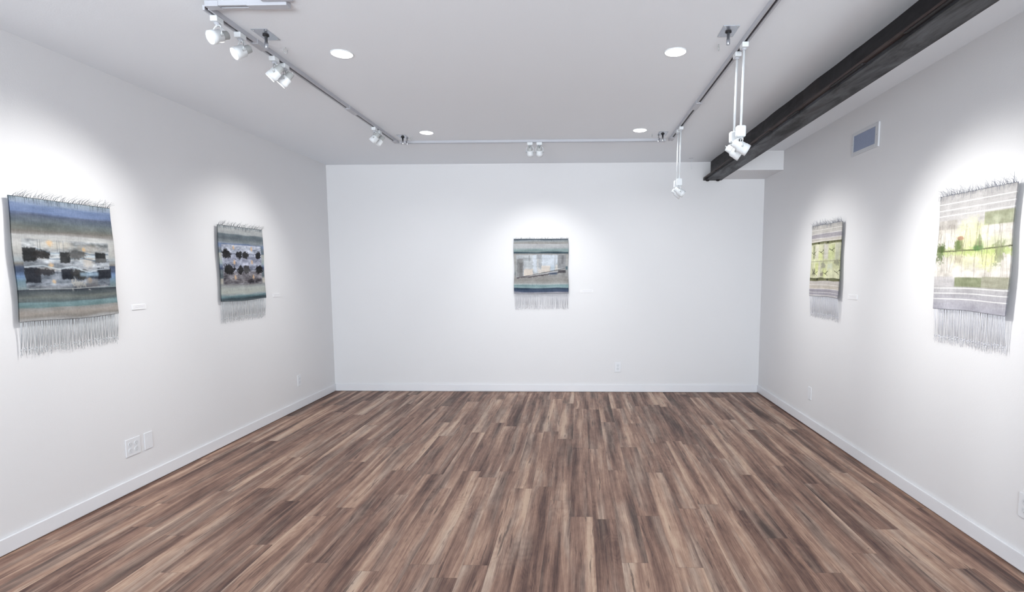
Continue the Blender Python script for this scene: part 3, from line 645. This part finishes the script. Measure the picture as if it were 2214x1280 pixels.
def c5():
    k = Cloth(51, [(0, (172, 170, 170)), (.18, (178, 175, 175)), (.30, (184, 180, 178)), (.40, (200, 196, 188)), (.5, (190, 188, 170)), (.6, (200, 194, 184)), (.7, (186, 182, 180)), (.80, (172, 170, 172)), (.9, (164, 162, 170)), (1, (158, 157, 170))])
    for v in (.075, .13, .18, .815, .86, .91): k.line([(0, v), (1, v - .004)], .007, (230, 230, 228), .9)
    k.rect(0, 1, .29, .72, (208, 202, 192), .85, .01)
    k.rect(0, .28, .22, .30, (178, 172, 164), .8, .01); k.rect(.65, 1, .19, .295, (140, 146, 110), .85, .01); k.rect(.28, .65, .22, .30, (182, 178, 176), .8, .01)
    k.clouds(0, 1, .22, .80, 36, 0, 10, 10)
    k.blob(.48, .37, .18, .12, (224, 228, 158), .75, .8); k.blob(.45, .55, .2, .08, (222, 222, 160), .5, .8); k.blob(.72, .56, .12, .08, (214, 226, 130), .7, .8); k.blob(.8, .44, .2, .06, (208, 216, 160), .5, .8)
    k.rect(0, 1, .475, .53, (172, 196, 96), .7, .03, .05); k.line([(0, .49), (.5, .492), (1, .468)], .010, (84, 88, 58), .85, .006)
    k.rect(0, .11, .44, .58, (96, 118, 70), .8, .03, .08); k.blob(.07, .47, .06, .03, (74, 96, 46), .8)
    k.rect(.29, .385, .40, .49, (122, 128, 84), .8, .02, .02); k.blob(.345, .385, .045, .018, (158, 104, 86), .75, .5, .3); k.blob(.31, .45, .04, .045, (96, 122, 62), .7); k.rect(.53, .66, .43, .49, (120, 146, 84), .65, .03, .03); k.blob(.585, .475, .06, .022, (84, 136, 66), .85, .6, .3); k.blob(.60, .42, .03, .05, (116, 138, 82), .6)
    k.rect(.80, .92, .44, .60, (130, 140, 96), .65, .03, .08); k.rect(.28, .38, .53, .60, (150, 134, 116), .5, .03, .04)
    k.rect(.30, .66, .72, .80, (124, 134, 92), .85, .01); k.rect(.66, 1, .71, .80, (148, 148, 120), .8, .01); k.rect(0, .28, .71, .80, (178, 174, 176), .8, .01)
    r = random.Random(9)
    for n in range(34):
        u = r.random(); k.vline(u, .25 + r.random() * .15, .47 + r.random() * .2, .006, (122, 112, 96), .5, r.uniform(-.25, .25))
    for n in range(14): u = r.random(); k.vline(u, .54, .70 + r.random() * .04, .006, (140, 122, 112), .4, r.uniform(-.2, .2))
    return k

def weaving(label, wall, a0, a1, z0, z1, cloth, yarn, fringe, seed, sag=0.0, lean=0.0, nth=62, low=0.975, sat=0.74, alb=0.84):
    """a0/a1: viewer's-left and right coordinate along the wall"""
    w_ = abs(a1 - a0); h_ = z1 - z0; mid = (a0 + a1) / 2
    p = {'left': (XL, mid, z1), 'right': (XR, mid, z1), 'back': (mid, D, z1)}[wall]
    t = thing('woven_wall_hanging', label, 'wall hanging', p, 'fringed woven wall hangings', frame(p, wall))
    rot = frame(p, wall); r = random.Random(seed)
    # local x runs to the viewer's left when rotated like this, so u = 0 sits at +w/2
    def P(u, v, off=0.0):
        uu = (0.5 - u) * w_
        edge = 0.004 * math.sin(v * 9 + seed) * (1 if u > 0.5 else -1) * abs(2 * u - 1) - lean * v
        dep = 0.020 + 0.004 * math.sin(u * 7 + v * 3 + seed) * v + 0.004 * v * abs(2 * u - 1) + off
        zz = -v * h_ + sag * math.sin(u * 6 + seed) * v * v - 0.010 * v * v * (1 if False else 0)
        return Vector((uu + edge, dep, zz))
    k = cloth; g_ = k.c.mean(-1, keepdims=True); col = np.clip((g_ + (k.c - g_) * sat) + k.n[..., None] * 14 + k.h[..., None] * 12, 0, 255) / 255.0
    colL = np.where(col <= 0.04045, col / 12.92, ((col + 0.055) / 1.055) ** 2.4) * alb
    vs_, fs = [], []
    th = 0.006
    for layer in (0, 1):
        for j in range(NV + 1):
            for i in range(NU + 1): vs_.append(P(i / NU, j / NV, th if layer == 0 else 0))
    S = (NU + 1) * (NV + 1); idx = lambda i, j: j * (NU + 1) + i
    for j in range(NV):
        for i in range(NU): fs.append((idx(i, j), idx(i + 1, j), idx(i + 1, j + 1), idx(i, j + 1)))
    nf = len(fs)
    border = [(i, 0) for i in range(NU)] + [(NU, j) for j in range(NV)] + [(i, NV) for i in range(NU, 0, -1)] + [(0, j) for j in range(NV, 0, -1)]
    for q in range(len(border)):
        a = border[q]; b = border[(q + 1) % len(border)]
        fs.append((idx(*b), idx(*a), idx(*a) + S, idx(*b) + S))
    bk = []
    st = 10
    for j in range(0, NV, st):
        for i in range(0, NU, st): fs.append((S + idx(i, j), S + idx(i, j + st), S + idx(i + st, j + st), S + idx(i + st, j)))
    me = bpy.data.meshes.new('woven_panel'); me.from_pydata(vs_, [], fs); me.update()
    ca = me.color_attributes.new('weave', 'FLOAT_COLOR', 'CORNER'); uvl = me.uv_layers.new(name='UVMap')
    nl = len(me.loops); vi = np.empty(nl, dtype=np.int32); me.loops.foreach_get('vertex_index', vi)
    vi2 = vi % S; ii = np.clip(vi2 % (NU + 1), 0, NU - 1); jj = np.clip(vi2 // (NU + 1), 0, NV - 1)
    arr = np.ones((nl, 4), dtype=np.float32); arr[:, :3] = colL[jj, ii]
    arr[nf * 4:nf * 4 + len(border) * 4, :3] *= (0.30 if wall != 'right' else 0.5)  # side edges darkened: dark selvedge plus painted-in shadow strip by the wall
    ca.data.foreach_set('color', arr.ravel())
    uvs = np.stack([(vi2 % (NU + 1)) / NU, (vi2 // (NU + 1)) / NV], -1).astype(np.float32); uvl.data.foreach_set('uv', uvs.ravel())
    me.polygons.foreach_set('use_smooth', [True] * nf + [False] * (len(fs) - nf)); me.materials.append(M['weave'])
    o = bpy.data.objects.new('woven_panel', me); C.collection.objects.link(o); o.parent = t
    # hanging bar behind the top edge and its pegs to the wall
    b = MB().cyl(P(0.0, 0.0) + Vector((0.001, 0.003, 0.0)), P(1, 0) + Vector((-0.001, 0.003, 0.0)), 0.0024, 8)
    b.build('hanging_bar', yarn, t)
    pg = MB()
    for u in (0.12, 0.88):
        q = P(u, 0.03); pg.cyl((q.x, 0, q.z), (q.x, q.y, q.z), 0.005, 8)
    pg.build('wall_peg', M['grey'], t)
    # upper warp ends: wispy threads sticking up, a few hanging in front
    tf = MB()
    for n in range(int(nth * 2.2)):
        u = (n + r.random()) / (nth * 2.2); q = P(u, 0, th); L = r.uniform(0.02, 0.052); s_ = r.uniform(-0.2, 1.0) * L
        if wall == 'right': s_ = r.uniform(-0.9, 0.9) * L
        if wall == 'back': s_ = r.uniform(-0.8, 0.8) * L; L *= 0.55
        if r.random() < 0.26:
            L = r.uniform(0.012, 0.034); tf.tube([q, q + Vector((s_ * 0.2, 0.005, 0.002)), q + Vector((s_ * 0.3, 0.006, -L))], 0.0009, 4, rs=[0.0008, 0.0008, 0.0004])
        else:
            tf.tube([q, q + Vector((-s_ * 0.3, 0.004, L * 0.45)), q + Vector((-s_, 0.008 + r.uniform(0, 0.012), L * r.uniform(0.6, 1.0)))], 0.0008, 4, rs=[0.0008, 0.0006, 0.0003])
    o = tf.build('upper_warp_ends', yarn, t); o['kind'] = 'stuff'
    # lower fringe: long warp threads knotted in pairs, loose below the knots
    bf = MB(); zk = low - z1 + 0.035
    for n in range(nth):
        u = (n + 0.5 + r.uniform(-0.3, 0.3)) / nth; q = P(u, 1, th * 0.5); q.z += 0.002
        kx = q.x + r.uniform(-0.004, 0.004); kz = zk + r.uniform(-0.008, 0.008); ky = q.y * 0.55
        bf.tube([q, Vector((q.x + r.uniform(-.003, .003), q.y * 0.8, q.z * 0.6 + kz * 0.4)), Vector((kx, ky, kz))], 0.0011, 4)
        q2 = P(min(1, u + 0.35 / nth), 1, th * 0.5); q2.z += 0.002
        bf.tube([q2, Vector((q2.x + r.uniform(-.002, .002), q2.y * 0.8, q2.z * 0.5 + kz * 0.5)), Vector((kx, ky, kz))], 0.0008, 4)
        bf.tube([(kx, ky, kz + 0.005), (kx, ky, kz), (kx, ky, kz - 0.005)], 0.0022, 5)
        for m_ in range(2):
            e = Vector((kx + r.uniform(-.008, .008), ky + r.uniform(-.003, .004), kz - r.uniform(.018, .04)))
            bf.tube([Vector((kx, ky, kz)), Vector((kx + r.uniform(-.003, .003), ky, kz - .012)), e], 0.0007, 4)
    o = bf.build('lower_fringe', fringe, t); o['kind'] = 'stuff'
    return t
weaving('large blue grey lake-scene weaving, leftmost on the left wall, with long fringe', 'left', 2.668, 3.262, 1.150, 1.790, c1(), M['yarn_dark'], M['fringe_cool'], 1, sag=0.004)
weaving('grey blue weaving with eight round dark trees, on the left wall near the far corner', 'left', 4.240, 4.850, 1.166, 1.776, c2(), M['yarn_dark'], M['fringe_cool'], 2, sag=0.004, low=0.995)
weaving('square grey weaving with teal bands and dark diagonal, alone on the far wall', 'back', -0.733, -0.115, 1.146, 1.765, c3(), M['yarn_dark'], M['fringe_pale'], 3, sag=0.002, low=0.965, alb=0.88)
weaving('narrow beige weaving with yellow-green panels, on the right wall near the far corner', 'right', 4.855, 4.322, 1.186, 1.785, c4(), M['yarn_grey'], M['fringe_pale'], 4, sag=0.003, low=1.0, alb=0.96)
weaving('pale grey striped weaving with bright green tree band, rightmost on the right wall', 'right', 3.172, 2.637, 1.190, 1.816, c5(), M['yarn_grey'], M['fringe_pale'], 5, sag=0.003, low=1.0, alb=0.98)
